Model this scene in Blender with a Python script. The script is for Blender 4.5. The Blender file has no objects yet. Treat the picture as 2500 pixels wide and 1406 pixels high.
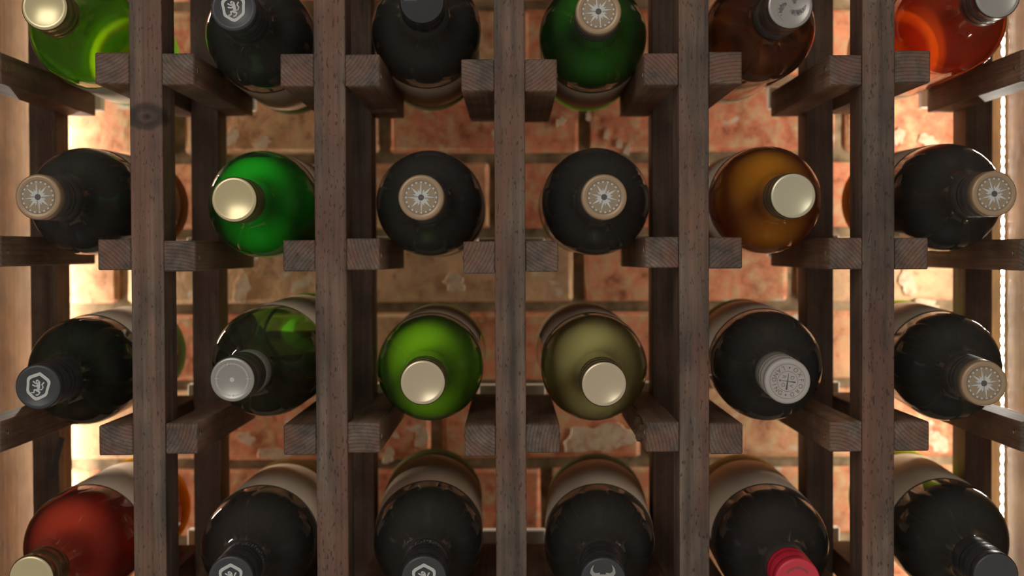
import bpy, bmesh, math, random
from mathutils import Vector, Matrix

random.seed(7)
S = bpy.context.scene
COL = S.collection
PI = math.pi

# ------------------------------------------------------------------ camera
FPX, W, H = 3700.0, 2500.0, 1406.0
CAM_Z = 0.372
PITCH = math.radians(1.2)
ROLL = math.radians(-0.25)
CM = Matrix.Rotation(PI / 2 - PITCH, 4, 'X') @ Matrix.Rotation(ROLL, 4, 'Z')
CM.translation = (0, 0, CAM_Z)
cam = bpy.data.cameras.new('camera')
cam.sensor_width = 36.0
cam.lens = 36.0 * FPX / W
cam.clip_start = 0.01
cam.dof.use_dof = True
cam.dof.focus_distance = 1.06
cam.dof.aperture_fstop = 6.5
camo = bpy.data.objects.new('camera', cam)
COL.objects.link(camo)
camo.matrix_world = CM
S.camera = camo

# ------------------------------------------------------------------ light, exposure
wd = bpy.data.worlds.new('room_light')
S.world = wd
wd.use_nodes = True
wd.node_tree.nodes['Background'].inputs[0].default_value = (1.0, 0.93, 0.86, 1)
wd.node_tree.nodes['Background'].inputs[1].default_value = 0.60
al = bpy.data.lights.new('front_fill_light', 'AREA')  # soft front fill, added to stand in for unseen room light
al.shape = 'RECTANGLE'
al.size, al.size_y = 1.6, 1.2
al.energy = 18.0
al.color = (1.0, 0.96, 0.9)
alo = bpy.data.objects.new('front_fill_light', al)
COL.objects.link(alo)
alo.location = (-1.1, -1.3, 1.7)
alo.rotation_euler = (Vector((0, 1.2, 0.3)) - alo.location).to_track_quat('-Z', 'Y').to_euler()

S.view_settings.view_transform = 'Standard'
S.view_settings.look = 'None'
S.view_settings.gamma = 1.0
S.view_settings.use_curve_mapping = False
S.view_settings.exposure = 0.0
cy = S.cycles
cy.use_denoising = True
cy.max_bounces = 8
cy.transmission_bounces = 6
cy.transparent_max_bounces = 14
cy.glossy_bounces = 3
cy.diffuse_bounces = 4
cy.caustics_reflective = False
cy.use_adaptive_sampling = True
cy.adaptive_threshold = 0.08
cy.adaptive_min_samples = 16
cy.sample_clamp_indirect = 4.0
cy.blur_glossy = 1.0
LED_POWER = 300.0

# ------------------------------------------------------------------ depth planes (metres in front of the camera)
Y_FRONT, Y_FRONT_B = 1.10, 1.141
Y_BACK_F, Y_BACK = 1.309, 1.348
Y_WALL = 1.48
PANEL_X = 0.455
TOP_Z = 0.75


def at(px, py, y):
    d = CM.to_3x3() @ Vector(((px - W / 2) / FPX, (H / 2 - py) / FPX, -1.0))
    return Vector((0, 0, CAM_Z)) + d * (y / d.y)


# ------------------------------------------------------------------ node helpers
def mat(name):
    m = bpy.data.materials.new(name)
    m.use_nodes = True
    nt = m.node_tree
    nt.nodes.clear()
    out = nt.nodes.new('ShaderNodeOutputMaterial')
    return m, nt, out


def N(nt, typ, **kw):
    n = nt.nodes.new(typ)
    for k, v in kw.items():
        if k.startswith('_'):
            setattr(n, k[1:], v)
        else:
            n.inputs[k.replace('__', ' ')].default_value = v
    return n


def ramp(nt, src, stops):
    r = nt.nodes.new('ShaderNodeValToRGB')
    e = r.color_ramp.elements
    while len(e) < len(stops):
        e.new(0.5)
    for i, (p, c) in enumerate(stops):
        e[i].position = p
        e[i].color = (c[0], c[1], c[2], 1) if not isinstance(c, (int, float)) else (c, c, c, 1)
    nt.links.new(src, r.inputs[0])
    return r.outputs[0]


def mixc(nt, fac, a, b, mode='MIX'):
    m = nt.nodes.new('ShaderNodeMix')
    m.data_type = 'RGBA'
    m.blend_type = mode
    for s, v in ((m.inputs[0], fac), (m.inputs[6], a), (m.inputs[7], b)):
        if hasattr(v, 'is_linked') or hasattr(v, 'links'):
            nt.links.new(v, s)
        elif isinstance(v, (int, float)):
            s.default_value = v
        else:
            s.default_value = (v[0], v[1], v[2], 1)
    return m.outputs[2]


def principled(name, col, rough=0.5, metal=0.0, **kw):
    m, nt, out = mat(name)
    p = N(nt, 'ShaderNodeBsdfPrincipled')
    p.inputs['Base Color'].default_value = (*col, 1)
    p.inputs['Roughness'].default_value = rough
    p.inputs['Metallic'].default_value = metal
    for k, v in kw.items():
        p.inputs[k.replace('__', ' ')].default_value = v
    nt.links.new(p.outputs[0], out.inputs[0])
    return m


def obj_vec(nt, jitter=0.09):
    tc = N(nt, 'ShaderNodeTexCoord')
    oi = N(nt, 'ShaderNodeObjectInfo')
    wn = N(nt, 'ShaderNodeTexWhiteNoise', _noise_dimensions='1D')
    nt.links.new(oi.outputs['Random'], wn.inputs['W'])
    sc = N(nt, 'ShaderNodeVectorMath', _operation='MULTIPLY_ADD')
    nt.links.new(wn.outputs['Color'], sc.inputs[0])
    sc.inputs[1].default_value = (jitter * 2, jitter * 2, jitter * 2)
    sc.inputs[2].default_value = (-jitter, -jitter, -jitter)
    ad = N(nt, 'ShaderNodeVectorMath', _operation='ADD')
    nt.links.new(tc.outputs['Object'], ad.inputs[0])
    nt.links.new(sc.outputs[0], ad.inputs[1])
    return tc.outputs['Object'], ad.outputs[0], oi.outputs['Random']


def wood(name, axis, dark, mid, light, ring=110.0, ringmix=0.35, pits=0.6, rough=0.62, knot=None, red=0.6):
    m, nt, out = mat(name)
    raw, vec, rnd = obj_vec(nt)
    st = [1.0, 1.0, 1.0]
    st['XYZ'.index(axis)] = 0.05
    mp = N(nt, 'ShaderNodeMapping')
    mp.inputs['Scale'].default_value = st
    nt.links.new(vec, mp.inputs[0])
    n1 = N(nt, 'ShaderNodeTexNoise', Scale=130.0, Detail=7.0, Roughness=0.6)
    nt.links.new(mp.outputs[0], n1.inputs['Vector'])
    c1 = ramp(nt, n1.outputs[0], [(0.3, dark), (0.52, mid), (0.75, light)])
    # blotchy stain
    n2 = N(nt, 'ShaderNodeTexNoise', Scale=22.0, Detail=3.0, Roughness=0.55)
    nt.links.new(vec, n2.inputs['Vector'])
    bl = ramp(nt, n2.outputs[0], [(0.35, 0.55), (0.65, 1.25)])
    c2 = mixc(nt, 0.8, c1, bl, 'MULTIPLY')
    n2b = N(nt, 'ShaderNodeTexNoise', Scale=38.0, Detail=4.0, Roughness=0.6)
    mpb = N(nt, 'ShaderNodeMapping')
    mpb.inputs['Scale'].default_value = [1.0 if v == 1.0 else 0.22 for v in st]
    nt.links.new(vec, mpb.inputs[0])
    nt.links.new(mpb.outputs[0], n2b.inputs['Vector'])
    rf = ramp(nt, n2b.outputs[0], [(0.42, 0.0), (0.62, red)])
    c2 = mixc(nt, rf, c2, (0.155, 0.062, 0.036))
    # growth rings (arcs on the end grain, stripes along the sides)
    wv = N(nt, 'ShaderNodeTexWave', _wave_type='RINGS', _rings_direction=axis, _wave_profile='SAW',
           Scale=ring, Distortion=2.2, Detail=2.0)
    wv.inputs['Detail Scale'].default_value = 0.35
    nt.links.new(vec, wv.inputs['Vector'])
    rg = ramp(nt, wv.outputs[0], [(0.0, 1.12), (0.55, 1.0), (0.85, 0.42), (1.0, 0.9)])
    c3 = mixc(nt, ringmix, c2, rg, 'MULTIPLY')
    # open pores
    mp2 = N(nt, 'ShaderNodeMapping')
    st2 = [1.0, 1.0, 1.0]
    st2['XYZ'.index(axis)] = 0.33
    mp2.inputs['Scale'].default_value = st2
    nt.links.new(vec, mp2.inputs[0])
    n3 = N(nt, 'ShaderNodeTexNoise', Scale=620.0, Detail=1.0)
    nt.links.new(mp2.outputs[0], n3.inputs['Vector'])
    pt = ramp(nt, n3.outputs[0], [(0.30, 0.25), (0.37, 1.0)])
    c4 = mixc(nt, pits, c3, pt, 'MULTIPLY')
    hs = n1.outputs[0]
    if knot:
        kd = N(nt, 'ShaderNodeVectorMath', _operation='SUBTRACT')
        nt.links.new(raw, kd.inputs[0])
        kd.inputs[1].default_value = knot
        km = N(nt, 'ShaderNodeMapping')
        km.inputs['Rotation'].default_value = (0, math.radians(-22), 0)
        km.inputs['Scale'].default_value = (1.0, 0.4, 1.45)
        nt.links.new(kd.outputs[0], km.inputs[0])
        nn = N(nt, 'ShaderNodeTexNoise', Scale=180.0, Detail=3.0)
        nt.links.new(raw, nn.inputs['Vector'])
        ln = N(nt, 'ShaderNodeVectorMath', _operation='LENGTH')
        nt.links.new(km.outputs[0], ln.inputs[0])
        ad = N(nt, 'ShaderNodeMath', _operation='MULTIPLY_ADD')
        nt.links.new(nn.outputs[0], ad.inputs[0])
        ad.inputs[1].default_value = 0.006
        nt.links.new(ln.outputs['Value'], ad.inputs[2])
        kr = ramp(nt, ad.outputs[0], [(0.0045, 0.05), (0.0065, 0.45), (0.0085, 0.6), (0.0105, 0.45), (0.0125, 0.08), (0.0150, 0.12), (0.0175, 1.0)])
        c4 = mixc(nt, 1.0, c4, kr, 'MULTIPLY')
    p = N(nt, 'ShaderNodeBsdfPrincipled', Roughness=rough)
    p.inputs['Specular IOR Level'].default_value = 0.35
    nt.links.new(c4, p.inputs['Base Color'])
    bp = N(nt, 'ShaderNodeBump', Strength=0.35, Distance=0.0012)
    nt.links.new(hs, bp.inputs['Height'])
    nt.links.new(bp.outputs[0], p.inputs['Normal'])
    nt.links.new(p.outputs[0], out.inputs[0])
    return m


D, M_, L_ = (0.038, 0.027, 0.019), (0.092, 0.064, 0.045), (0.18, 0.128, 0.09)
M_POST = wood('dark_stained_post', 'Z', D, M_, L_, ringmix=0.25, pits=0.75)
M_RAIL = wood('dark_stained_rail', 'Y', (0.046, 0.033, 0.024), (0.096, 0.070, 0.051), (0.15, 0.110, 0.080), ring=120, ringmix=0.75, pits=0.35)
M_RAILSIDE = wood('brightened_rail_side', 'Y', (0.10, 0.058, 0.034), (0.21, 0.124, 0.074), (0.31, 0.19, 0.115), ring=120, ringmix=0.35, pits=0.3)  # paler than stained end grain, also lightened to imitate light inside the rack
M_REAR = wood('brightened_rear_post', 'Z', (0.085, 0.055, 0.036), (0.175, 0.115, 0.075), (0.27, 0.18, 0.12), ringmix=0.2, pits=0.4)  # rear wood lightened to stand in for ambient light reaching into the rack
M_PANEL = wood('pale_oak_panel', 'Z', (0.26, 0.185, 0.088), (0.34, 0.248, 0.122), (0.42, 0.31, 0.16), ring=25, ringmix=0.12, pits=0.15, rough=0.55, red=0.0)
M_CLEAT = principled('cream_paint', (0.80, 0.72, 0.62), 0.6)
M_NAIL = principled('steel_nail', (0.7, 0.68, 0.62), 0.28, 1.0)
M_TAPE = principled('white_tape', (0.45, 0.40, 0.32), 0.6)

mm, nt, out = mat('led_chip_glow')
em = N(nt, 'ShaderNodeEmission', Strength=LED_POWER)
em.inputs[0].default_value = (1.0, 0.94, 0.82, 1)
nt.links.new(em.outputs[0], out.inputs[0])
M_LED = mm

# wallpaper's printed brick and mortar, modelled in relief
m, nt, out = mat('printed_brick')
raw, vec, rnd = obj_vec(nt, 3.0)
n1 = N(nt, 'ShaderNodeTexNoise', Scale=28.0, Detail=6.0, Roughness=0.62)
nt.links.new(vec, n1.inputs['Vector'])
n2 = N(nt, 'ShaderNodeTexNoise', Scale=75.0, Detail=4.0, Roughness=0.6)
nt.links.new(vec, n2.inputs['Vector'])
base = ramp(nt, rnd, [(0.0, (0.56, 0.185, 0.10)), (0.4, (0.62, 0.225, 0.12)), (0.7, (0.60, 0.27, 0.145)), (1.0, (0.58, 0.36, 0.21))])
tone = ramp(nt, n1.outputs[0], [(0.28, 0.5), (0.5, 1.0), (0.72, 1.45)])
c = mixc(nt, 0.85, base, tone, 'MULTIPLY')
tan = ramp(nt, n2.outputs[0], [(0.46, 0.0), (0.66, 0.9)])
c = mixc(nt, tan, c, (0.60, 0.40, 0.22))
dk = ramp(nt, n2.outputs[0], [(0.30, 0.45), (0.42, 1.0)])
c = mixc(nt, 0.8, c, dk, 'MULTIPLY')
n3 = N(nt, 'ShaderNodeTexNoise', Scale=34.0, Detail=2.5, Roughness=0.5)
v2 = N(nt, 'ShaderNodeVectorMath', _operation='ADD')
nt.links.new(vec, v2.inputs[0])
v2.inputs[1].default_value = (7.1, 3.3, 1.7)
nt.links.new(v2.outputs[0], n3.inputs['Vector'])
wh = ramp(nt, n3.outputs[0], [(0.655, 0.0), (0.70, 0.95)])
c = mixc(nt, wh, c, (0.62, 0.52, 0.40))
p = N(nt, 'ShaderNodeBsdfPrincipled', Roughness=0.85)
p.inputs['Specular IOR Level'].default_value = 0.15
nt.links.new(c, p.inputs['Base Color'])
bp = N(nt, 'ShaderNodeBump', Strength=0.5, Distance=0.002)
nt.links.new(n2.outputs[0], bp.inputs['Height'])
nt.links.new(bp.outputs[0], p.inputs['Normal'])
nt.links.new(p.outputs[0], out.inputs[0])
M_BRICK = m

m, nt, out = mat('printed_mortar')
tc = N(nt, 'ShaderNodeTexCoord')
n1 = N(nt, 'ShaderNodeTexNoise', Scale=60.0, Detail=6.0)
nt.links.new(tc.outputs['Object'], n1.inputs['Vector'])
c = ramp(nt, n1.outputs[0], [(0.3, (0.13, 0.09, 0.05)), (0.55, (0.30, 0.21, 0.12)), (0.75, (0.48, 0.34, 0.2))])
p = N(nt, 'ShaderNodeBsdfPrincipled', Roughness=0.95)
nt.links.new(c, p.inputs['Base Color'])
nt.links.new(p.outputs[0], out.inputs[0])
M_MORTAR = m


def glass_shell(name, tint, veil=0.085):
    m, nt, out = mat(name)
    t = N(nt, 'ShaderNodeBsdfTransparent')
    t.inputs[0].default_value = (*tint, 1)
    g = N(nt, 'ShaderNodeBsdfGlossy', Roughness=0.035)
    g.inputs[0].default_value = (1, 1, 1, 1)
    f = N(nt, 'ShaderNodeFresnel', IOR=1.48)
    mx = N(nt, 'ShaderNodeMixShader')
    nt.links.new(f.outputs[0], mx.inputs[0])
    nt.links.new(t.outputs[0], mx.inputs[1])
    nt.links.new(g.outputs[0], mx.inputs[2])
    vl = N(nt, 'ShaderNodeBsdfDiffuse')          # pale veil over the glass, painting in haze that lifts the blacks
    vl.inputs[0].default_value = (0.46, 0.42, 0.38, 1)
    mx2 = N(nt, 'ShaderNodeMixShader')
    mx2.inputs[0].default_value = veil
    nt.links.new(mx.outputs[0], mx2.inputs[1])
    nt.links.new(vl.outputs[0], mx2.inputs[2])
    nt.links.new(mx2.outputs[0], out.inputs[0])
    return m


def wine_mat(name, clear, glow, fac, rough=0.12, thru=0.5, back=0.22):
    """coloured liquid: refracting, its diffuse share painting in backlit glow and lifted blacks"""
    m, nt, out = mat(name)
    g = N(nt, 'ShaderNodeBsdfGlass', Roughness=rough, IOR=1.34)
    g.inputs[0].default_value = (*clear, 1)
    tr = N(nt, 'ShaderNodeBsdfTransparent')
    tr.inputs[0].default_value = (*clear, 1)
    cl = N(nt, 'ShaderNodeMixShader')
    cl.inputs[0].default_value = thru
    nt.links.new(g.outputs[0], cl.inputs[1])
    nt.links.new(tr.outputs[0], cl.inputs[2])
    d = N(nt, 'ShaderNodeBsdfDiffuse')
    d.inputs[0].default_value = (*glow, 1)  # bright diffuse colour stands in for LED light coming through the bottle
    t = N(nt, 'ShaderNodeBsdfTranslucent')
    t.inputs[0].default_value = (*glow, 1)
    a = N(nt, 'ShaderNodeMixShader')
    a.inputs[0].default_value = back
    nt.links.new(d.outputs[0], a.inputs[1])
    nt.links.new(t.outputs[0], a.inputs[2])
    b = N(nt, 'ShaderNodeMixShader')
    b.inputs[0].default_value = fac
    nt.links.new(cl.outputs[0], b.inputs[1])
    nt.links.new(a.outputs[0], b.inputs[2])
    nt.links.new(b.outputs[0], out.inputs[0])
    return m


GLASS = {
    'clear': glass_shell('clear_glass', (0.95, 0.96, 0.90), 0.03),
    'lime': glass_shell('pale_green_glass', (0.82, 0.96, 0.55), 0.03),
    'green': glass_shell('green_glass', (0.50, 0.82, 0.26), 0.04),
    'dark': glass_shell('dark_green_glass', (0.22, 0.36, 0.10)),
    'brown': glass_shell('brown_glass', (0.55, 0.30, 0.10)),
}
WINE = {
    'lime': wine_mat('lime_green_wine', (0.66, 0.98, 0.04), (0.54, 1.0, 0.002), 0.96, back=0.16),
    'chartreuse': wine_mat('chartreuse_wine', (0.72, 0.98, 0.03), (0.60, 1.0, 0.002), 0.56, thru=0.9, back=0.78),
    'emerald': wine_mat('emerald_wine', (0.12, 0.85, 0.14), (0.012, 0.95, 0.045), 0.95, back=0.16),
    'leaf': wine_mat('leaf_green_wine', (0.36, 0.80, 0.06), (0.16, 0.55, 0.005), 0.65),
    'khaki': wine_mat('pale_straw_wine', (0.92, 0.88, 0.52), (0.90, 0.78, 0.30), 0.85),
    'amber': wine_mat('amber_wine', (0.96, 0.58, 0.03), (1.0, 0.38, 0.005), 0.84, thru=0.6, back=0.25),
    'orange': wine_mat('orange_rose_wine', (0.96, 0.40, 0.05), (1.0, 0.27, 0.05), 0.52, thru=0.9, back=0.75),
    'red': wine_mat('bright_red_wine', (0.90, 0.12, 0.03), (1.0, 0.085, 0.035), 0.9, thru=0.9, back=0.25),
    'black': wine_mat('dark_red_wine', (0.10, 0.035, 0.03), (0.034, 0.024, 0.022), 0.6),
    'olive': wine_mat('dark_green_wine', (0.20, 0.26, 0.06), (0.030, 0.040, 0.012), 0.5),
    'murky': wine_mat('murky_brown_wine', (0.66, 0.50, 0.32), (0.05, 0.034, 0.02), 0.25, 0.02, 0.25),
    'cola': wine_mat('dark_amber_wine', (0.24, 0.10, 0.03), (0.034, 0.022, 0.014), 0.5),
}
HEEL = {}


def heel_mat(col):  # band colour imitates LED light glowing through the bottle end
    if col not in HEEL:
        m, nt, out = mat('led_glow_base')
        t = N(nt, 'ShaderNodeBsdfTranslucent')
        t.inputs[0].default_value = (*col, 1)
        d = N(nt, 'ShaderNodeBsdfDiffuse')
        d.inputs[0].default_value = (*col, 1)
        c = N(nt, 'ShaderNodeBsdfTransparent')
        c.inputs[0].default_value = (*col, 1)
        a = N(nt, 'ShaderNodeMixShader')
        a.inputs[0].default_value = 0.35
        b = N(nt, 'ShaderNodeMixShader')
        b.inputs[0].default_value = 0.3
        nt.links.new(t.outputs[0], a.inputs[1])
        nt.links.new(d.outputs[0], a.inputs[2])
        nt.links.new(a.outputs[0], b.inputs[1])
        nt.links.new(c.outputs[0], b.inputs[2])
        nt.links.new(b.outputs[0], out.inputs[0])
        HEEL[col] = m
    return HEEL[col]


HEEL_DEF = {'clear': (0.80, 0.76, 0.58), 'lime': (0.80, 0.92, 0.50), 'green': (0.45, 0.72, 0.14), 'dark': (0.34, 0.32, 0.16), 'brown': (0.60, 0.40, 0.16)}
CAPM = {
    'gold': principled('gold_cap', (0.50, 0.43, 0.25), 0.3, 1.0),
    'champagne': principled('champagne_cap', (0.48, 0.41, 0.28), 0.3, 1.0),
    'silver': principled('silver_cap', (0.29, 0.275, 0.25), 0.34, 1.0),
    'pearl': principled('pearl_gold_cap', (0.46, 0.43, 0.30), 0.32, 1.0),
    'tan': principled('tan_cap', (0.28, 0.19, 0.11), 0.38, 0.35),
    'black': principled('black_cap', (0.022, 0.022, 0.024), 0.35),
    'gloss': principled('gloss_black_cap', (0.012, 0.012, 0.013), 0.08),
    'white': principled('pale_grey_cap', (0.31, 0.285, 0.26), 0.45),
    'red': principled('red_cap', (0.46, 0.015, 0.035), 0.35),
    'darkskirt': principled('dark_cap_skirt', (0.045, 0.04, 0.036), 0.4),
    'greenskirt': principled('grey_green_skirt', (0.16, 0.15, 0.12), 0.45),
}
INK = {
    'white': principled('white_print', (0.40, 0.40, 0.37), 0.5),
    'grey': principled('grey_print', (0.24, 0.23, 0.21), 0.5),
    'dark': principled('dark_print', (0.06, 0.05, 0.045), 0.5),
    'tan': principled('tan_print', (0.22, 0.165, 0.10), 0.5),
    'faint': principled('faint_print', (0.25, 0.24, 0.225), 0.4, 0.7),
    'mid': principled('brown_print', (0.13, 0.10, 0.07), 0.5),
}
LABELM = {
    'beige': principled('beige_paper', (0.80, 0.61, 0.44), 0.8),
    'cream': principled('cream_paper', (0.68, 0.58, 0.42), 0.8),
    'brown': principled('brown_paper', (0.50, 0.34, 0.23), 0.8),
}


# ------------------------------------------------------------------ mesh helpers
def link(name, me, parent=None, m=None):
    o = bpy.data.objects.new(name, me)
    COL.objects.link(o)
    if parent is not None:
        o.parent = parent
    if m is not None:
        me.materials.append(m)
    return o


def empty(name, mw):
    o = bpy.data.objects.new(name, None)
    o.empty_display_size = 0.02
    COL.objects.link(o)
    o.matrix_world = mw
    return o


def box_mesh(name, sx, sy, sz, bev=0.0008, seg=1):
    bm = bmesh.new()
    bmesh.ops.create_cube(bm, size=1.0)
    bmesh.ops.scale(bm, vec=(sx, sy, sz), verts=bm.verts)
    if bev:
        bmesh.ops.bevel(bm, geom=list(bm.edges), offset=bev, segments=seg, affect='EDGES', profile=0.5)
    me = bpy.data.meshes.new(name)
    bm.to_mesh(me)
    bm.free()
    return me


def lathe_mesh(name, prof, seg=56, cap0=False, cap1=False, clampy=None, smooth=True, knurl=None):
    vs, fs, rings = [], [], []
    for i, (r, z) in enumerate(prof):
        if r < 1e-7:
            rings.append([len(vs)])
            vs.append((0, 0, z))
            continue
        ring = []
        for k in range(seg):
            a = 2 * PI * k / seg
            rr = r
            if knurl and i in knurl and k % 2:
                rr = r - 0.00035
            x, y = rr * math.cos(a), rr * math.sin(a)
            if clampy is not None and y > clampy:
                y = clampy
            ring.append(len(vs))
            vs.append((x, y, z))
        rings.append(ring)
    for a, b in zip(rings, rings[1:]):
        if len(a) == 1 and len(b) == 1:
            continue
        for k in range(seg):
            k2 = (k + 1) % seg
            if len(a) == 1:
                fs.append((a[0], b[k2], b[k]))
            elif len(b) == 1:
                fs.append((a[k], a[k2], b[0]))
            else:
                fs.append((a[k], a[k2], b[k2], b[k]))
    if cap0:
        fs.append(tuple(reversed(rings[0])))
    if cap1:
        fs.append(tuple(rings[-1]))
    me = bpy.data.meshes.new(name)
    me.from_pydata(vs, [], fs)
    for p in me.polygons:
        flat = clampy is not None and all(abs(vs[i][1] - clampy) < 1e-7 for i in p.vertices)
        p.use_smooth = smooth and not flat
    me.update()
    return me


class Flat:
    """printed shapes: thin raised polygons on a cap face, several inks in one mesh"""
    def __init__(self):
        self.v, self.f, self.mi, self.mats = [], [], [], []

    def m(self, ink):
        if ink not in self.mats:
            self.mats.append(ink)
        return self.mats.index(ink)

    def poly(self, pts, ink, z=0.0):
        i0 = len(self.v)
        self.v += [(x, y, z) for x, y in pts]
        self.f.append(tuple(range(i0, i0 + len(pts))))
        self.mi.append(self.m(ink))

    def disc(self, cx, cy_, r, ink, z=0.0, n=24):
        self.poly([(cx + r * math.cos(2 * PI * k / n), cy_ + r * math.sin(2 * PI * k / n)) for k in range(n)], ink, z)

    def band(self, pts_a, pts_b, ink, z=0.0):
        n = len(pts_a)
        for k in range(n):
            k2 = (k + 1) % n
            self.poly([pts_a[k], pts_a[k2], pts_b[k2], pts_b[k]], ink, z)

    def ring(self, r0, r1, ink, z=0.0, n=48):
        a = [(r0 * math.cos(2 * PI * k / n), r0 * math.sin(2 * PI * k / n)) for k in range(n)]
        b = [(r1 * math.cos(2 * PI * k / n), r1 * math.sin(2 * PI * k / n)) for k in range(n)]
        self.band(a, b, ink, z)

    def text(self, ch, x, y, size, rot, ink, z=0.0):
        cu = bpy.data.curves.new('glyph', 'FONT')
        cu.body = ch
        cu.size = size
        cu.align_x = 'CENTER'
        cu.align_y = 'CENTER'
        ob = bpy.data.objects.new('glyph', cu)
        COL.objects.link(ob)
        dg = bpy.context.evaluated_depsgraph_get()
        me = bpy.data.meshes.new_from_object(ob.evaluated_get(dg))
        ca, sa = math.cos(rot), math.sin(rot)
        for p in me.polygons:
            pts = [me.vertices[i].co for i in p.vertices]
            self.poly([(x + q.x * ca - q.y * sa, y + q.x * sa + q.y * ca) for q in pts], ink, z)
        bpy.data.objects.remove(ob)
        bpy.data.curves.remove(cu)
        bpy.data.meshes.remove(me)

    def build(self, name, parent, z, rot=0.0):
        me = bpy.data.meshes.new(name)
        ca, sa = math.cos(rot), math.sin(rot)
        me.from_pydata([(x * ca - y * sa, x * sa + y * ca, zz + z) for x, y, zz in self.v], [], self.f)
        for k in self.mats:
            me.materials.append(INK[k])
        for p, i in zip(me.polygons, self.mi):
            p.material_index = i
        me.update()
        return link(name, me, parent)


def tag(o, label, cat, group=None, kind=None):
    o['label'] = label
    o['category'] = cat
    if group:
        o['group'] = group
    if kind:
        o['kind'] = kind


def struct(name, size, loc, m, label, bev=0.001):
    o = link(name, box_mesh(name, *size, bev=bev), None, m)
    o.location = loc
    o['kind'] = 'structure'
    o['label'] = label
    return o


# ------------------------------------------------------------------ the niche
WBX = PANEL_X + 0.018
struct('floor', (2 * WBX, 0.45, 0.02), (0, 1.275, -0.01), M_PANEL, 'pale wooden cabinet floor under the wine rack')
struct('ceiling', (2 * WBX, 0.45, 0.02), (0, 1.275, TOP_Z + 0.01), M_PANEL, 'pale wooden cabinet top above the wine rack')
struct('wall_left', (0.018, 0.45, TOP_Z), (-PANEL_X - 0.009, 1.275, TOP_Z / 2), M_PANEL, 'pale wooden cabinet side panel left of the rack')
struct('wall_right', (0.018, 0.45, TOP_Z), (PANEL_X + 0.009, 1.275, TOP_Z / 2), M_PANEL, 'pale wooden cabinet side panel behind the lit strip')
wall = struct('wall_back', (2 * WBX, 0.02, TOP_Z), (0, Y_WALL + 0.0135, TOP_Z / 2), M_MORTAR, 'brick-print wallpaper wall behind the wine rack')

# brick courses: (top px, bottom px, joint px list)
COURSES = [
    (-740, -551, [-220, 330, 880, 1430, 1980, 2530]), (-551, -364, [60, 610, 1160, 1710, 2260]),
    (-364, -176, [-200, 350, 900, 1450, 2000, 2550]), (-176, 11, [80, 640, 1190, 1740, 2290]),
    (11, 198, [200, 760, 1270, 1800, 2350]), (198, 385, [-190, 440, 940, 1428, 2050, 2580]),
    (385, 570, [170, 700, 1210, 1745, 2300]), (570, 750, [-215, 300, 850, 1412, 1935, 2480]),
    (750, 938, [90, 600, 1130, 1680, 2230]), (938, 1130, [0, 530, 1063, 1575, 2130]),
    (1130, 1318, [250, 800, 1330, 1850, 2400]), (1318, 1505, [-40, 520, 1080, 1600, 2150]),
    (1505, 1690, [230, 780, 1340, 1880, 2420]), (1690, 1850, [-40, 520, 1080, 1600, 2150]),
]
JG = 0.0048
for (ya, yb, js) in COURSES:
    za, zb = at(1250, ya, Y_WALL).z, at(1250, yb, Y_WALL).z
    za, zb = min(za, TOP_Z), max(zb, 0.0)
    xs = [-PANEL_X] + [x for x in (at(j, 626, Y_WALL).x for j in js) if abs(x) < PANEL_X - 0.02] + [PANEL_X]
    for xa, xb in zip(xs, xs[1:]):
        w, h = xb - xa - 2 * JG, za - zb - 2 * JG
        if h < 0.01:
            continue
        me = box_mesh('brick', w, 0.024, h, bev=0.0045, seg=2)
        for v in me.vertices:
            v.co.x += random.uniform(-0.0012, 0.0012)
            v.co.z += random.uniform(-0.0012, 0.0012)
            v.co.y += random.uniform(-0.0005, 0.0005)
        b = link('brick', me, wall, M_BRICK)
        b.location = Vector(((xa + xb) / 2, Y_WALL + 0.012 - random.uniform(0, 0.0015), (za + zb) / 2)) - wall.location

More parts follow.
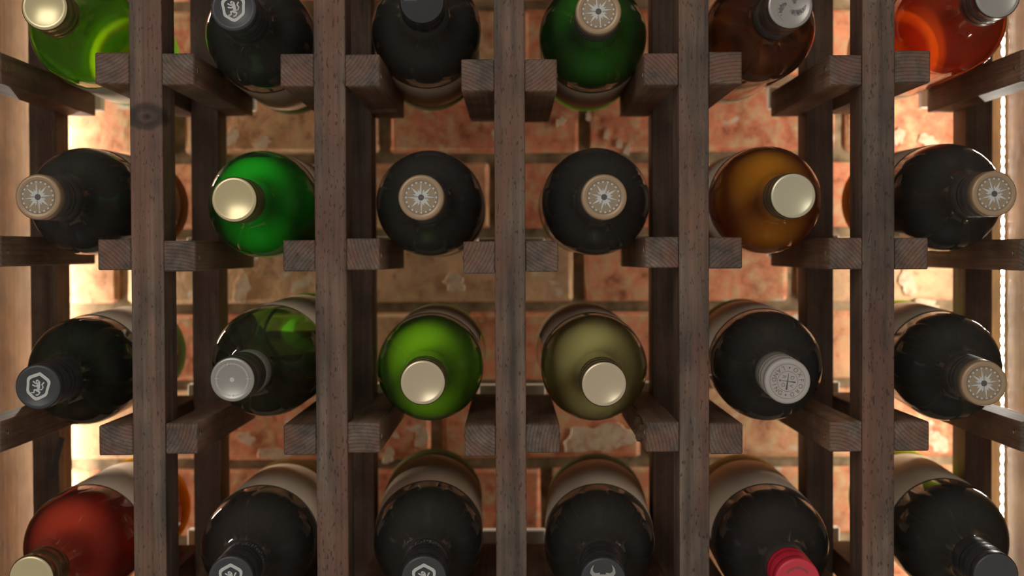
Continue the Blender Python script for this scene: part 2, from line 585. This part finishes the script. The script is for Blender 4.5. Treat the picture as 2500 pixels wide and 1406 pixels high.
# pale flecks of the wallpaper print, slightly raised: (px, py, half width px, half height px)
M_FLECK, nt, out = mat('pale_fleck_print')
tc = N(nt, 'ShaderNodeTexCoord')
n1 = N(nt, 'ShaderNodeTexNoise', Scale=110.0, Detail=5.0, Roughness=0.6)
nt.links.new(tc.outputs['Object'], n1.inputs['Vector'])
c = ramp(nt, n1.outputs[0], [(0.34, (0.46, 0.24, 0.14)), (0.5, (0.56, 0.42, 0.29)), (0.7, (0.66, 0.53, 0.39))])
p = N(nt, 'ShaderNodeBsdfPrincipled', Roughness=0.9)
nt.links.new(c, p.inputs['Base Color'])
nt.links.new(p.outputs[0], out.inputs[0])
for fx, fy, fw, fh in [(566, 333, 13, 22), (640, 347, 20, 13), (1370, 296, 10, 12), (1437, 284, 7, 10), (1482, 328, 8, 12), (1512, 352, 9, 10),
                       (1532, 366, 10, 11), (2194, 333, 12, 24), (2265, 343, 22, 16), (1465, 1070, 74, 40), (668, 1108, 34, 16), (600, 1070, 20, 16),
                       (948, 1112, 15, 18), (965, 1062, 10, 7), (1030, 1070, 17, 22), (590, 705, 20, 32), (1110, 690, 26, 20), (2260, 745, 34, 14),
                       (2215, 690, 20, 30), (1395, 30, 26, 20), (2290, 1080, 24, 26)]:
    nn = 30
    ph = [random.uniform(0.9, 1.06) * (1 + 0.22 * math.sin(2 * 2 * PI * k / 30 + fx) + 0.14 * math.sin(5 * 2 * PI * k / 30 + fy)) for k in range(nn)]
    sc_ = Y_WALL / FPX
    top = [(fw * sc_ * ph[k] * math.cos(2 * PI * k / nn), -0.0012, fh * sc_ * ph[k] * math.sin(2 * PI * k / nn)) for k in range(nn)]
    botm = [(x * 1.12, 0.0025, z) for x, y, z in top]
    me = bpy.data.meshes.new('pale_fleck')
    me.from_pydata(top + botm, [], [tuple(range(nn))] + [(k, k + nn, (k + 1) % nn + nn, (k + 1) % nn) for k in range(nn)])
    o = link('pale_fleck', me, wall, M_FLECK)
    o.location = at(fx, fy, Y_WALL - 0.0010) - wall.location

# ------------------------------------------------------------------ LED strips on the side panels
LED_PITCH = 0.0092
for side, y, label in ((-1, 1.466, 'warm white LED strip hidden in the corner behind the left rear post'),
                       (1, 1.402, 'glowing warm white LED strip on the right side panel')):
    st = empty('led_strip', Matrix.Translation((side * PANEL_X, y, 0.004)))
    tag(st, label, 'led strip', 'led strips lighting the niche')
    tape = link('tape', box_mesh('tape', 0.0008, 0.010, TOP_Z - 0.01, bev=0.0), st, M_TAPE)
    tape.location = (-side * 0.0006, 0, TOP_Z / 2)
    cv, cf = [], []
    for q, hx in ((0.0030, 0.0), (0.0029, 0.0002), (0.0022, 0.0005), (0.0010, 0.0007)):       # small domed diode
        cv += [(-side * hx, q * math.cos(PI / 4 * k + PI / 8), q * math.sin(PI / 4 * k + PI / 8)) for k in range(8)]
    for r_ in range(3):
        cf += [(r_ * 8 + k, r_ * 8 + (k + 1) % 8, r_ * 8 + 8 + (k + 1) % 8, r_ * 8 + 8 + k) for k in range(8)]
    cf.append(tuple(range(24, 32)))
    chip = bpy.data.meshes.new('led')
    chip.from_pydata(cv, [], cf)
    chip.materials.append(M_LED)
    n = int((TOP_Z - 0.02) / LED_PITCH)
    for k in range(n):
        l = link('led', chip, st)
        l.location = (-side * 0.0011, 0, 0.012 + k * LED_PITCH)

# ------------------------------------------------------------------ the rack
rack = empty('wine_rack', Matrix.Translation((0, 1.22, 0)))
tag(rack, 'dark stained wooden lattice rack holding rows of wine bottles', 'wine rack')
RO = Vector((0, 1.22, 0))
POSTS = [(-150, -72), (320, 400), (769, 846), (1208, 1283), (1658, 1731), (2105, 2184), (2568, 2646)]
px_row = 626
P = []
kn = at(358, 284, Y_FRONT)
for i, (a, b) in enumerate(POSTS):
    xa, xb = at(a, px_row, Y_FRONT).x, at(b, px_row, Y_FRONT).x
    P.append((xa, xb))
    for nm, y0, y1 in (('front_post', Y_FRONT, Y_FRONT_B), ('rear_post', Y_BACK_F, Y_BACK)):
        cx, cyy = (xa + xb) / 2, (y0 + y1) / 2
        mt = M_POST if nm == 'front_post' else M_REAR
        if i == 1 and nm == 'front_post':
            mt = wood('dark_stained_knotty_post', 'Z', D, M_, L_, ringmix=0.25, pits=0.75,
                      knot=(kn.x - cx, y0 - cyy, kn.z - TOP_Z / 2))
        o = link(nm, box_mesh(nm, xb - xa, y1 - y0, TOP_Z - 0.002, bev=0.0009, seg=2), rack, mt)
        o.location = Vector((cx, cyy, TOP_Z / 2)) - RO
        if i == 0 and nm == 'rear_post':           # dark stroke on this post
            pa, pb = at(152, 1068, y0), at(126, 1168, y0)
            ln = (pb - pa).length
            k = link('dark_streak', box_mesh('dark_streak', 0.0048, 0.0006, ln, bev=0.0002), o, INK['dark'])
            k.location = (pa + pb) / 2 - Vector((cx, cyy, TOP_Z / 2))
            k.rotation_euler = (0, math.atan2(pa.x - pb.x, pa.z - pb.z), 0)

# rail front faces: per row, post -> ((left inner px, top, bottom), (right inner px, top, bottom))
ROWS = [
    {0: (None, (3, 128, 205)), 1: ((232, 130, 207), (474, 130, 207)), 2: ((684, 133, 213), (927, 134, 212)),
     3: ((1126, 145, 223), (1360, 145, 224)), 4: ((1572, 130, 208), (1812, 127, 206)),
     5: ((2025, 134, 208), (2271, 123, 201)), 6: ((2493, 120, 197), None)},
    {0: (None, (3, 574, 650)), 1: ((239, 586, 661), (478, 586, 661)), 2: ((691, 585, 661), (927, 583, 660)),
     3: ((1131, 588, 667), (1363, 588, 664)), 4: ((1575, 580, 655), (1812, 580, 656)),
     5: ((2024, 579, 656), (2267, 579, 656)), 6: ((2490, 582, 660), None)},
    {0: (None, (3, 1028, 1105)), 1: ((242, 1040, 1113), (482, 1035, 1109)), 2: ((692, 1035, 1109), (928, 1032, 1106)),
     3: ((1134, 1038, 1114), (1366, 1037, 1107)), 4: ((1577, 1030, 1103), (1813, 1032, 1107)),
     5: ((2025, 1030, 1104), (2268, 1030, 1102)), 6: ((2492, 1030, 1103), None)},
]
ROWS.append({k: tuple(None if e is None else (e[0], e[1] + 446, e[2] + 446) for e in v) for k, v in ROWS[2].items()})
ROWS.insert(0, {k: tuple(None if e is None else (e[0], e[1] - 446, e[2] - 446) for e in v) for k, v in ROWS[0].items()})
nail_me = lathe_mesh('nail', [(0.0, 0.0008), (0.0012, 0.0008), (0.0021, 0.0003), (0.0021, -0.001)], seg=10, smooth=False)
nail_me.materials.append(M_NAIL)
for ri, row in enumerate(ROWS):
    for i, (l, r) in row.items():
        ends = []
        for s, e in ((-1, l), (1, r)):
            if e is None:
                continue
            xin = at(e[0], e[1], Y_FRONT).x
            zt, zb = at(e[0], e[1], Y_FRONT).z, at(e[0], e[2], Y_FRONT).z
            xp = P[i][0] if s < 0 else P[i][1]
            x0, x1 = min(xin, xp), max(xin, xp)
            ends.append((x0, x1, zt, zb))
            yf = Y_FRONT + random.uniform(-0.0008, 0.0012)
            ctr = Vector(((x0 + x1) / 2, (yf + Y_BACK) / 2, (zt + zb) / 2))
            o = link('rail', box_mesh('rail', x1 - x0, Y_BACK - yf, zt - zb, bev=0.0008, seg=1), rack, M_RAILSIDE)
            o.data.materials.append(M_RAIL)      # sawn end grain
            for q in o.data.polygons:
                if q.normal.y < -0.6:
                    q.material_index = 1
            o.location = ctr - RO
            o.rotation_euler = (random.uniform(-0.004, 0.004), 0, 0)
            n = link('nail', nail_me, o)
            n.location = (s * (x1 - x0) / 2, -(Y_BACK - yf) / 2 + 0.013, random.uniform(-0.003, 0.003))
            n.rotation_euler = (0, s * PI / 2, 0)
            if ri == 3 and i == 4 and s < 0:       # split bark on the inner face of this rail
                bm = bmesh.new()
                bmesh.ops.create_icosphere(bm, subdivisions=3, radius=1.0)
                for v in bm.verts:
                    k = 1.0 + 0.22 * math.sin(9 * v.co.y + 4 * v.co.z) + random.uniform(-0.12, 0.12)
                    v.co = Vector((v.co.x * 0.0055 * k, v.co.y * 0.042, v.co.z * 0.0095 * k))
                bk = bpy.data.meshes.new('bark')
                bm.to_mesh(bk)
                bm.free()
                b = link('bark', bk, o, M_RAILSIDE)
                b.location = (-(x1 - x0) / 2 + 0.0015, -0.07, 0.0005)
        x0, x1 = min(e[0] for e in ends), max(e[1] for e in ends)
        zt = max(e[2] for e in ends)
        c = link('cleat', box_mesh('cleat', x1 - x0 - 0.008, 0.012, 0.020, bev=0.0008), rack, M_CLEAT)
        c.location = Vector(((x0 + x1) / 2, Y_BACK + 0.040, zt - 0.0045)) - RO
        # the cleat is screwed through to the rear post
        sp = link('spacer', box_mesh('spacer', 0.014, 0.0350, 0.012, bev=0.0005), rack, M_POST)
        sp.location = Vector(((P[i][0] + P[i][1]) / 2, Y_BACK + 0.0170, zt - 0.0065)) - RO


# ------------------------------------------------------------------ bottles
BS = 1.065                       # overall bottle scale
LEN, SH = 0.290, 0.180
Y_SH, Y_CAP = 1.185, 1.068


def body_profile(R, off=0.0):
    r = [(0.0, 0.020), (0.012, 0.016), (0.022, 0.007), (0.029, 0.0015), (0.0335, 0.0), (R - 0.0012, 0.0022), (R, 0.006),
         (R, 0.04), (R, 0.12), (R, 0.178), (0.992 * R, 0.186), (0.965 * R, 0.1935), (0.91 * R, 0.2005), (0.83 * R, 0.2065),
         (0.73 * R, 0.2115), (0.62 * R, 0.216), (0.525 * R, 0.2205), (0.455 * R, 0.226), (0.41 * R, 0.2325), (0.0150, 0.241),
         (0.0144, 0.255), (0.0140, 0.275), (0.0140, 0.292)]
    r = [(a, z if z < 0.1 else z - 0.005) for a, z in r]
    if off:
        q = []
        for (a, z) in r[:-2]:
            if z < 0.021:
                q.append((max(0.0, a - off if a > 0.03 else a), z + off))
            else:
                q.append((max(0.0, a - off), z - off * 0.4))
        q[5] = (q[6][0] - 0.0006, q[5][1])
        return q
    return r


def emblem_compass(par, rot, z):
    f = Flat()
    f.disc(0, 0, 0.0101, 'tan', 0.00003, 40)
    f.ring(0.0100, 0.01035, 'mid', 0.00006)
    for k in range(20):
        a = 2 * PI * k / 20
        ca, sa = math.cos(a), math.sin(a)
        q = [(0.0087, -0.0005), (0.0097, -0.0005), (0.0097, 0.0005), (0.0087, 0.0005)]
        f.poly([(x * ca - y * sa, x * sa + y * ca) for x, y in q], 'white', 0.00009)
        a += PI / 20
        f.poly([((0.0094) * math.cos(a + d) * m_, (0.0094) * math.sin(a + d) * m_) for d, m_ in ((-0.04, 0.97), (0.04, 0.97), (0.04, 1.03), (-0.04, 1.03))], 'mid', 0.00009)
    for k in range(16):
        a = PI / 2 + 2 * PI * k / 16
        L = 0.0098 if k % 8 == 0 else (0.0085 if k % 2 == 0 else 0.0056)
        w = 0.0011 if k % 2 == 0 else 0.0008
        tip = (L * math.cos(a), L * math.sin(a))
        for sgn, ink in ((1, 'white'), (-1, 'grey' if k % 4 == 0 else 'white')):
            bx, by = 0.0016 * math.cos(a), 0.0016 * math.sin(a)
            f.poly([(bx, by), (bx * 1.6 - sgn * w * math.sin(a), by * 1.6 + sgn * w * math.cos(a)), tip], ink, 0.00012 + 0.00001 * (k % 2 == 0))
    f.disc(0, 0, 0.0018, 'dark', 0.00018)
    f.v = [(x * 1.09, y * 1.09, q) for x, y, q in f.v]
    f.build('compass_print', par, z, rot)


LOZ = [(0.0, 1.02), (0.16, 0.94), (0.42, 0.80), (0.66, 0.66), (0.78, 0.52), (0.80, 0.34), (0.76, 0.10), (0.74, -0.12),
       (0.72, -0.36), (0.64, -0.52), (0.42, -0.68), (0.20, -0.84), (0.0, -0.92), (-0.2, -0.84), (-0.42, -0.68), (-0.64, -0.52),
       (-0.72, -0.36), (-0.74, -0.12), (-0.76, 0.10), (-0.80, 0.34), (-0.78, 0.52), (-0.66, 0.66), (-0.42, 0.80), (-0.16, 0.94)]


def stroke(f, pts, w, ink, z):
    for (x0, y0, w0), (x1, y1, w1) in zip([(*p, w) if len(p) == 2 else p for p in pts], [(*p, w) if len(p) == 2 else p for p in pts][1:]):
        dx, dy = x1 - x0, y1 - y0
        l = math.hypot(dx, dy) or 1
        nx, ny = -dy / l, dx / l
        f.poly([(x0 + nx * w0, y0 + ny * w0), (x1 + nx * w1, y1 + ny * w1), (x1 - nx * w1, y1 - ny * w1), (x0 - nx * w0, y0 - ny * w0)], ink, z)
        f.disc(x1, y1, w1, ink, z + 1e-6, 10)
    return f


def emblem_lion(par, rot, z):
    f = Flat()
    s = 0.0099
    a = [(x * s, y * s) for x, y in LOZ]
    b = [(x * s * 0.76, y * s * 0.76) for x, y in LOZ]
    f.band(a, b, 'white', 0.00006)
    u = 0.0055
    def st(pts, w):
        stroke(f, [(x * u, y * u, ww * u) for x, y, ww in pts], w, 'white', 0.00006)
    st([(-0.28, 0.62, 0.16), (-0.16, 0.70, 0.20), (0.0, 0.56, 0.22)], 0.1)          # head and mane
    st([(0.0, 0.56, 0.20), (0.06, 0.2, 0.22), (0.12, -0.15, 0.16), (0.05, -0.42, 0.18)], 0.1)   # trunk
    st([(0.0, 0.34, 0.1), (-0.36, 0.42, 0.08), (-0.62, 0.58, 0.09)], 0.1)           # upper foreleg
    st([(0.0, 0.14, 0.1), (-0.34, 0.06, 0.08), (-0.62, 0.16, 0.09)], 0.1)           # lower foreleg
    st([(0.02, -0.36, 0.13), (-0.36, -0.40, 0.09), (-0.34, -0.74, 0.07), (-0.60, -0.78, 0.08)], 0.1)
    st([(0.08, -0.42, 0.13), (0.34, -0.60, 0.09), (0.18, -0.92, 0.07), (-0.04, -0.96, 0.08)], 0.1)
    st([(0.16, -0.30, 0.06), (0.52, -0.22, 0.06), (0.64, 0.10, 0.07), (0.44, 0.36, 0.07), (0.62, 0.64, 0.1)], 0.1)  # tail
    f.build('lion_print', par, z, rot)


def emblem_bull(par, rot, z):
    f = Flat()
    s = 0.0105
    L = [(-0.18, 0.30, 0.17), (-0.50, 0.28, 0.15), (-0.70, 0.46, 0.11), (-0.70, 0.70, 0.06), (-0.58, 0.95, 0.015)]
    stroke(f, [(x * s, y * s, w * s) for x, y, w in L], 0.1, 'grey', 0.00006)
    stroke(f, [(-x * s, y * s, w * s) for x, y, w in L], 0.1, 'grey', 0.00006)
    f.poly([(x * s, y * s) for x, y in [(-0.34, 0.36), (0.34, 0.36), (0.30, 0.0), (0.20, -0.40), (0.12, -0.62), (-0.12, -0.62), (-0.20, -0.40), (-0.30, 0.0)]], 'grey', 0.00008)
    stroke(f, [(-0.3 * s, 0.16 * s, 0.1 * s), (-0.62 * s, 0.06 * s, 0.05 * s)], 0.1, 'grey', 0.00006)
    stroke(f, [(0.3 * s, 0.16 * s, 0.1 * s), (0.62 * s, 0.06 * s, 0.05 * s)], 0.1, 'grey', 0.00006)
    f.build('bull_print', par, z, rot)


def emblem_oxford(par, rot, z):
    f = Flat()
    f.ring(0.01145, 0.01165, 'mid', 0.00006)
    f.ring(0.0066, 0.0068, 'mid', 0.00006)
    r = 0.00905
    for k, ch in enumerate('OXFORD'):
        a = PI / 2 - math.radians(-62 + 25 * k)
        f.text(ch, r * math.cos(a), r * math.sin(a), 0.0040, a - PI / 2, 'mid', 0.00006)
    for k, ch in enumerate('LANDING'):
        a = -PI / 2 + math.radians(-64 + 21.5 * k)
        f.text(ch, r * math.cos(a), r * math.sin(a), 0.0040, a + PI / 2, 'mid', 0.00006)
    for a in (math.radians(180), 0.0):
        f.disc(r * math.cos(a), r * math.sin(a), 0.00055, 'dark', 0.00006, 12)
    for ch, x, y in (('D', -0.0027, 0.0027), ('V', 0.0027, 0.0027), ('O', 0.0027, -0.0027), ('R', -0.0027, -0.0027)):
        f.text(ch, x, y, 0.0034, 0, 'mid', 0.00006)
    f.poly([(-0.0052, 0.0001), (-0.0052, -0.0001), (0.0056, -0.0006), (0.0056, 0.0006)], 'dark', 0.00008)
    f.poly([(0.0001, -0.005), (-0.0001, -0.005), (-0.00025, 0.002), (-0.0005, 0.0052), (0.0005, 0.0052), (0.00025, 0.002)], 'dark', 0.00009)
    f.disc(0, -0.0050, 0.00055, 'dark', 0.00008, 12)
    f.build('lettering_print', par, z, rot)


def emblem_spokes(par, rot, z):
    f = Flat()
    for k in range(72):
        a = 2 * PI * k / 72
        f.poly([(rr * math.cos(a + d), rr * math.sin(a + d)) for rr, d in ((0.0100, -0.02), (0.0113, -0.02), (0.0113, 0.02), (0.0100, 0.02))], 'white', 0.00006)
    f.disc(0, 0, 0.0016, 'white', 0.00006)
    f.build('dial_print', par, z, rot)


def emblem_swirl(par, rot, z):
    f = Flat()
    for ph in (0.4, 2.5, 4.6):
        pts = []
        for k in range(9):
            t = k / 8
            a = ph + 1.7 * t
            rr = 0.0022 + 0.0078 * t
            pts.append((rr * math.cos(a), rr * math.sin(a), 0.0005 + 0.0017 * math.sin(PI * t)))
        stroke(f, pts, 0.001, 'faint', 0.00006)
    f.disc(0, 0, 0.0010, 'faint', 0.00006)
    f.build('swirl_print', par, z, rot)


def emblem_redtext(par, rot, z):
    f = Flat()
    for k in range(9):
        a = PI / 2 - math.radians(-48 + 12 * k)
        ca, sa = math.cos(a - PI / 2), math.sin(a - PI / 2)
        x0, y0 = 0.0086 * math.cos(a), 0.0086 * math.sin(a)
        for dx in (-0.0005, 0.0005):
            q = [(dx - 0.0002, -0.0008), (dx + 0.0002, -0.0008), (dx + 0.0002, 0.0008), (dx - 0.0002, 0.0008)]
            f.poly([(x0 + u * ca - v * sa, y0 + u * sa + v * ca) for u, v in q], 'dark', 0.00006)
    f.build('lettering_print', par, z, rot)


EMB = {'compass': emblem_compass, 'lion': emblem_lion, 'bull': emblem_bull, 'oxford': emblem_oxford,
       'spokes': emblem_spokes, 'swirl': emblem_swirl, 'redtext': emblem_redtext}


def skirt_print(par, z0):
    f = Flat()
    me_v, me_f = [], []
    for ring in range(4):
        z = z0 + 0.0024 * ring
        for k in range(46):
            if random.random() < 0.25:
                continue
            a = 2 * PI * k / 46
            da = random.uniform(0.02, 0.055)
            i0 = len(me_v)
            for aa, zz in ((a - da, z), (a + da, z), (a + da, z + 0.0011), (a - da, z + 0.0011)):
                me_v.append((0.01515 * math.cos(aa), 0.01515 * math.sin(aa), zz))
            me_f.append((i0, i0 + 1, i0 + 2, i0 + 3))
    me = bpy.data.meshes.new('skirt_print')
    me.from_pydata(me_v, [], me_f)
    link('skirt_print', me, par, INK['grey'])


def bottle(label, body, rpx, cap, glass, wine, capm, emb=None, erot=0.0, skirt=None, level=0.90, lab=None, smallprint=False, lab_arc=(20, 320), heel=None):
    psh = at(body[0], body[1], Y_SH)
    pcap = at(cap[0], cap[1], Y_CAP)
    d = (pcap - psh).normalized()
    R = rpx * Y_SH / FPX / BS
    zx = d
    yx = (Vector((0, 0, 1)) - zx * zx.z).normalized()
    xx = yx.cross(zx)
    base = psh - d * SH * BS
    M3 = (Matrix((xx, yx, zx)).transposed() * BS).to_4x4()
    M3.translation = base
    root = empty('wine_bottle', M3)
    tag(root, label, 'bottle', 'wine bottles lying in the rack')
    link('bottle_glass', lathe_mesh('bottle_glass', body_profile(R)), root, GLASS[glass])
    link('wine', lathe_mesh('wine', body_profile(R, 0.0022), cap1=True, clampy=(R * level if level else None)), root, WINE[wine])
    link('base_glow_band', lathe_mesh('base_glow_band', [(R - 0.0010, 0.0015), (R + 0.0002, 0.006), (R + 0.0003, 0.037), (R - 0.0002, 0.0385)]), root, heel_mat(heel or HEEL_DEF[glass]))  # added translucent band, its colour painting in LED glow on the lower body
    rc = 0.0152
    ctop = LEN
    c0 = ctop - 0.036
    prof = [(0.0, ctop - 0.0004), (rc - 0.0032, ctop - 0.0004), (rc - 0.0026, ctop), (rc - 0.0012, ctop - 0.0002), (rc - 0.0004, ctop - 0.0008), (rc, ctop - 0.002)]
    if capm == 'gloss':
        prof = [(0.0, ctop + 0.0018), (0.006, ctop + 0.0015), (0.011, ctop + 0.0006), (rc - 0.0012, ctop - 0.0006), (rc - 0.0002, ctop - 0.0022), (rc, ctop - 0.004)]
    z = ctop - 0.010
    prof += [(rc, z), (rc - 0.0007, z - 0.0006), (rc - 0.0007, z - 0.0016), (rc, z - 0.0022)]
    prof += [(rc, z - 0.0036), (rc - 0.0006, z - 0.0042), (rc - 0.0006, z - 0.0050), (rc, z - 0.0056)]
    prof += [(rc, z - 0.0070), (rc - 0.0006, z - 0.0076), (rc - 0.0006, z - 0.0084), (rc, z - 0.0090)]
    k0 = len(prof)
    prof += [(rc, z - 0.0120), (rc, z - 0.0185), (rc - 0.0004, z - 0.0190), (rc, z - 0.0196), (rc, c0)]
    prof += [(rc - 0.0008, c0 - 0.0002), (0.0135, c0 - 0.0002)]
    prof = prof[::-1]
    nk = len(prof) - 1 - k0
    cm = lathe_mesh('screw_cap', prof, seg=72, knurl=(nk, nk - 1))
    if capm == 'tan':
        cm.materials.append(CAPM['tan'])
        cm.materials.append(CAPM[skirt or 'darkskirt'])
        for p in cm.polygons:
            if p.center.z < ctop - 0.0095:
                p.material_index = 1
        co = link('screw_cap', cm, root)
    else:
        co = link('screw_cap', cm, root, CAPM[capm])
    if skirt:
        sk = link('cap_skirt', lathe_mesh('cap_skirt', [(0.01485, c0 - 0.026), (0.0151, c0 - 0.0255), (0.0150, c0 - 0.001), (0.0142, c0)], seg=48), root, CAPM[skirt])
        if smallprint:
            skirt_print(sk, c0 - 0.013)
    if emb:
        EMB[emb](co, math.radians(erot), ctop - 0.00035)
    if lab:
        a0, a1 = lab_arc
        nseg = 40
        vs, fs = [], []
        rr = R + 0.0004
        for k in range(nseg + 1):
            a = math.radians(a0 + (a1 - a0) * k / nseg)
            for zz in (0.040, 0.155):
                vs.append((rr * math.cos(a), rr * math.sin(a), zz))
        for k in range(nseg):
            fs.append((2 * k, 2 * k + 2, 2 * k + 3, 2 * k + 1))
        me = bpy.data.meshes.new('label')
        me.from_pydata(vs, [], fs)
        for p in me.polygons:
            p.use_smooth = True
        lo = link('paper_label', me, root, LABELM[lab])
        so = lo.modifiers.new('thickness', 'SOLIDIFY')
        so.thickness = 0.0002
        so.offset = 1
    return root


TOPROW, ROW2, ROW3, BOT = 'top row', 'second row', 'third row', 'bottom row'
# ---- top row
bottle('lime green wine bottle with gold cap at the top left corner', (206, 76), 130, (108, 18), 'lime', 'chartreuse', 'gold', level=None, lab='cream', lab_arc=(190, 350), heel=(0.92, 0.96, 0.74))
bottle('dark wine bottle with black lion crest cap in the top row', (634, 85), 131, (570, 20), 'dark', 'black', 'black', 'lion', 5, skirt='black', lab='brown', lab_arc=(200, 340))
bottle('dark wine bottle with glossy plain black domed cap in the top row', (1040, 70), 134, (1030, 2), 'dark', 'black', 'gloss', lab='brown', lab_arc=(200, 345))
bottle('green wine bottle with tan compass cap in the top row', (1448, 86), 131, (1461, 28), 'green', 'leaf', 'tan', 'compass', 8, lab='brown', lab_arc=(215, 325))
bottle('dark see-through wine bottle with silver swirl cap in the top row', (1858, 70), 131, (1930, 14), 'clear', 'murky', 'silver', 'swirl', 0, skirt='darkskirt', lab=None, heel=(0.95, 0.88, 0.66))
bottle('orange rose wine bottle with silver cap at the top right corner', (2322, 52), 131, (2436, -12), 'clear', 'orange', 'silver', level=None, lab='beige', lab_arc=(100, 170), heel=(0.98, 0.93, 0.70))
# ---- second row
bottle('dark wine bottle with compass cap beside the left cabinet panel', (206, 491), 131, (92, 481), 'dark', 'black', 'tan', 'compass', 6, skirt='darkskirt', lab='brown', lab_arc=(-20, 120), heel=(0.72, 0.34, 0.18))
bottle('emerald green wine bottle with a plain gold cap', (640, 498), 131, (571, 487), 'lime', 'emerald', 'gold', level=0.86, lab='brown', lab_arc=(-10, 75))
bottle('black wine bottle with upright compass cap left of the middle post', (1048, 496), 130, (1028, 482), 'dark', 'black', 'tan', 'compass', 0, lab='brown', lab_arc=(-60, 40))
bottle('black wine bottle with tilted compass cap right of the middle post', (1455, 492), 132, (1475, 481), 'dark', 'black', 'tan', 'compass', -14, lab='brown', lab_arc=(-60, 40))
bottle('amber wine bottle with a plain pale gold cap', (1872, 488), 132, (1937, 478), 'clear', 'amber', 'pearl', level=None, lab='beige', lab_arc=(60, 230))
bottle('dark red wine bottle with grey compass cap against the glowing strip, second row', (2312, 482), 132, (2428, 473), 'dark', 'black', 'tan', 'compass', 20, skirt='darkskirt', lab='beige', lab_arc=(60, 200), heel=(0.85, 0.40, 0.12))
# ---- third row
bottle('dark green wine bottle with black lion crest cap beside the left cabinet panel', (203, 906), 132, (92, 945), 'green', 'olive', 'black', 'lion', -10, skirt='black', level=0.88, lab='beige', lab_arc=(0, 130), heel=(0.72, 0.92, 0.55))
bottle('dark murky green wine bottle with a grey metal dial cap', (652, 884), 134, (566, 927), 'green', 'murky', 'silver', 'spokes', 0, skirt='greenskirt', level=0.2, lab='beige', lab_arc=(10, 150))
bottle('lime green wine bottle with champagne cap left of the middle post', (1050, 898), 130, (1032, 934), 'lime', 'lime', 'champagne', level=None, lab='brown', lab_arc=(25, 165))
bottle('pale straw wine bottle with champagne cap right of the middle post', (1451, 898), 130, (1475, 938), 'clear', 'khaki', 'champagne', level=None, lab='brown', lab_arc=(20, 160))
bottle('black wine bottle with pale grey lettered cap in the third row', (1872, 893), 135, (1923, 931), 'dark', 'black', 'white', 'oxford', -98, skirt='greenskirt', lab='beige', lab_arc=(50, 190))
bottle('dark green wine bottle with compass cap against the glowing strip, third row', (2311, 896), 132, (2403, 936), 'dark', 'olive', 'tan', 'compass', 10, skirt='darkskirt', level=0.86, lab='beige', lab_arc=(60, 200), heel=(0.72, 0.95, 0.10))
# ---- bottom row
bottle('bright red wine bottle with gold cap at the bottom left corner', (197, 1332), 137, (75, 1412), 'clear', 'red', 'gold', skirt=None, level=None, lab='beige', lab_arc=(20, 150), heel=(0.98, 0.72, 0.06))
bottle('dark brown wine bottle with black crest cap and small print in the bottom row', (630, 1335), 139, (563, 1412), 'brown', 'cola', 'black', 'lion', 0, skirt='black', smallprint=True, lab='beige', lab_arc=(10, 170))
bottle('black wine bottle with black crest cap left of the middle post, bottom row', (1046, 1322), 135, (1035, 1412), 'dark', 'black', 'black', 'lion', 0, skirt='black', smallprint=True, level=0.88, lab='brown', lab_arc=(15, 170))
bottle('black wine bottle with bull horn cap right of the middle post, bottom row', (1464, 1330), 136, (1472, 1416), 'dark', 'black', 'black', 'bull', 0, skirt='black', lab='beige', lab_arc=(10, 170))
bottle('dark red brown wine bottle with a red cap in the bottom row', (1885, 1333), 139, (1947, 1418), 'brown', 'cola', 'red', 'redtext', 0, skirt='darkskirt', lab='beige', lab_arc=(20, 180))
bottle('dark green wine bottle with plain black cap at the bottom right corner', (2324, 1318), 137, (2432, 1405), 'dark', 'olive', 'black', skirt='black', level=0.9, lab='beige', lab_arc=(60, 180), heel=(0.80, 0.80, 0.12))
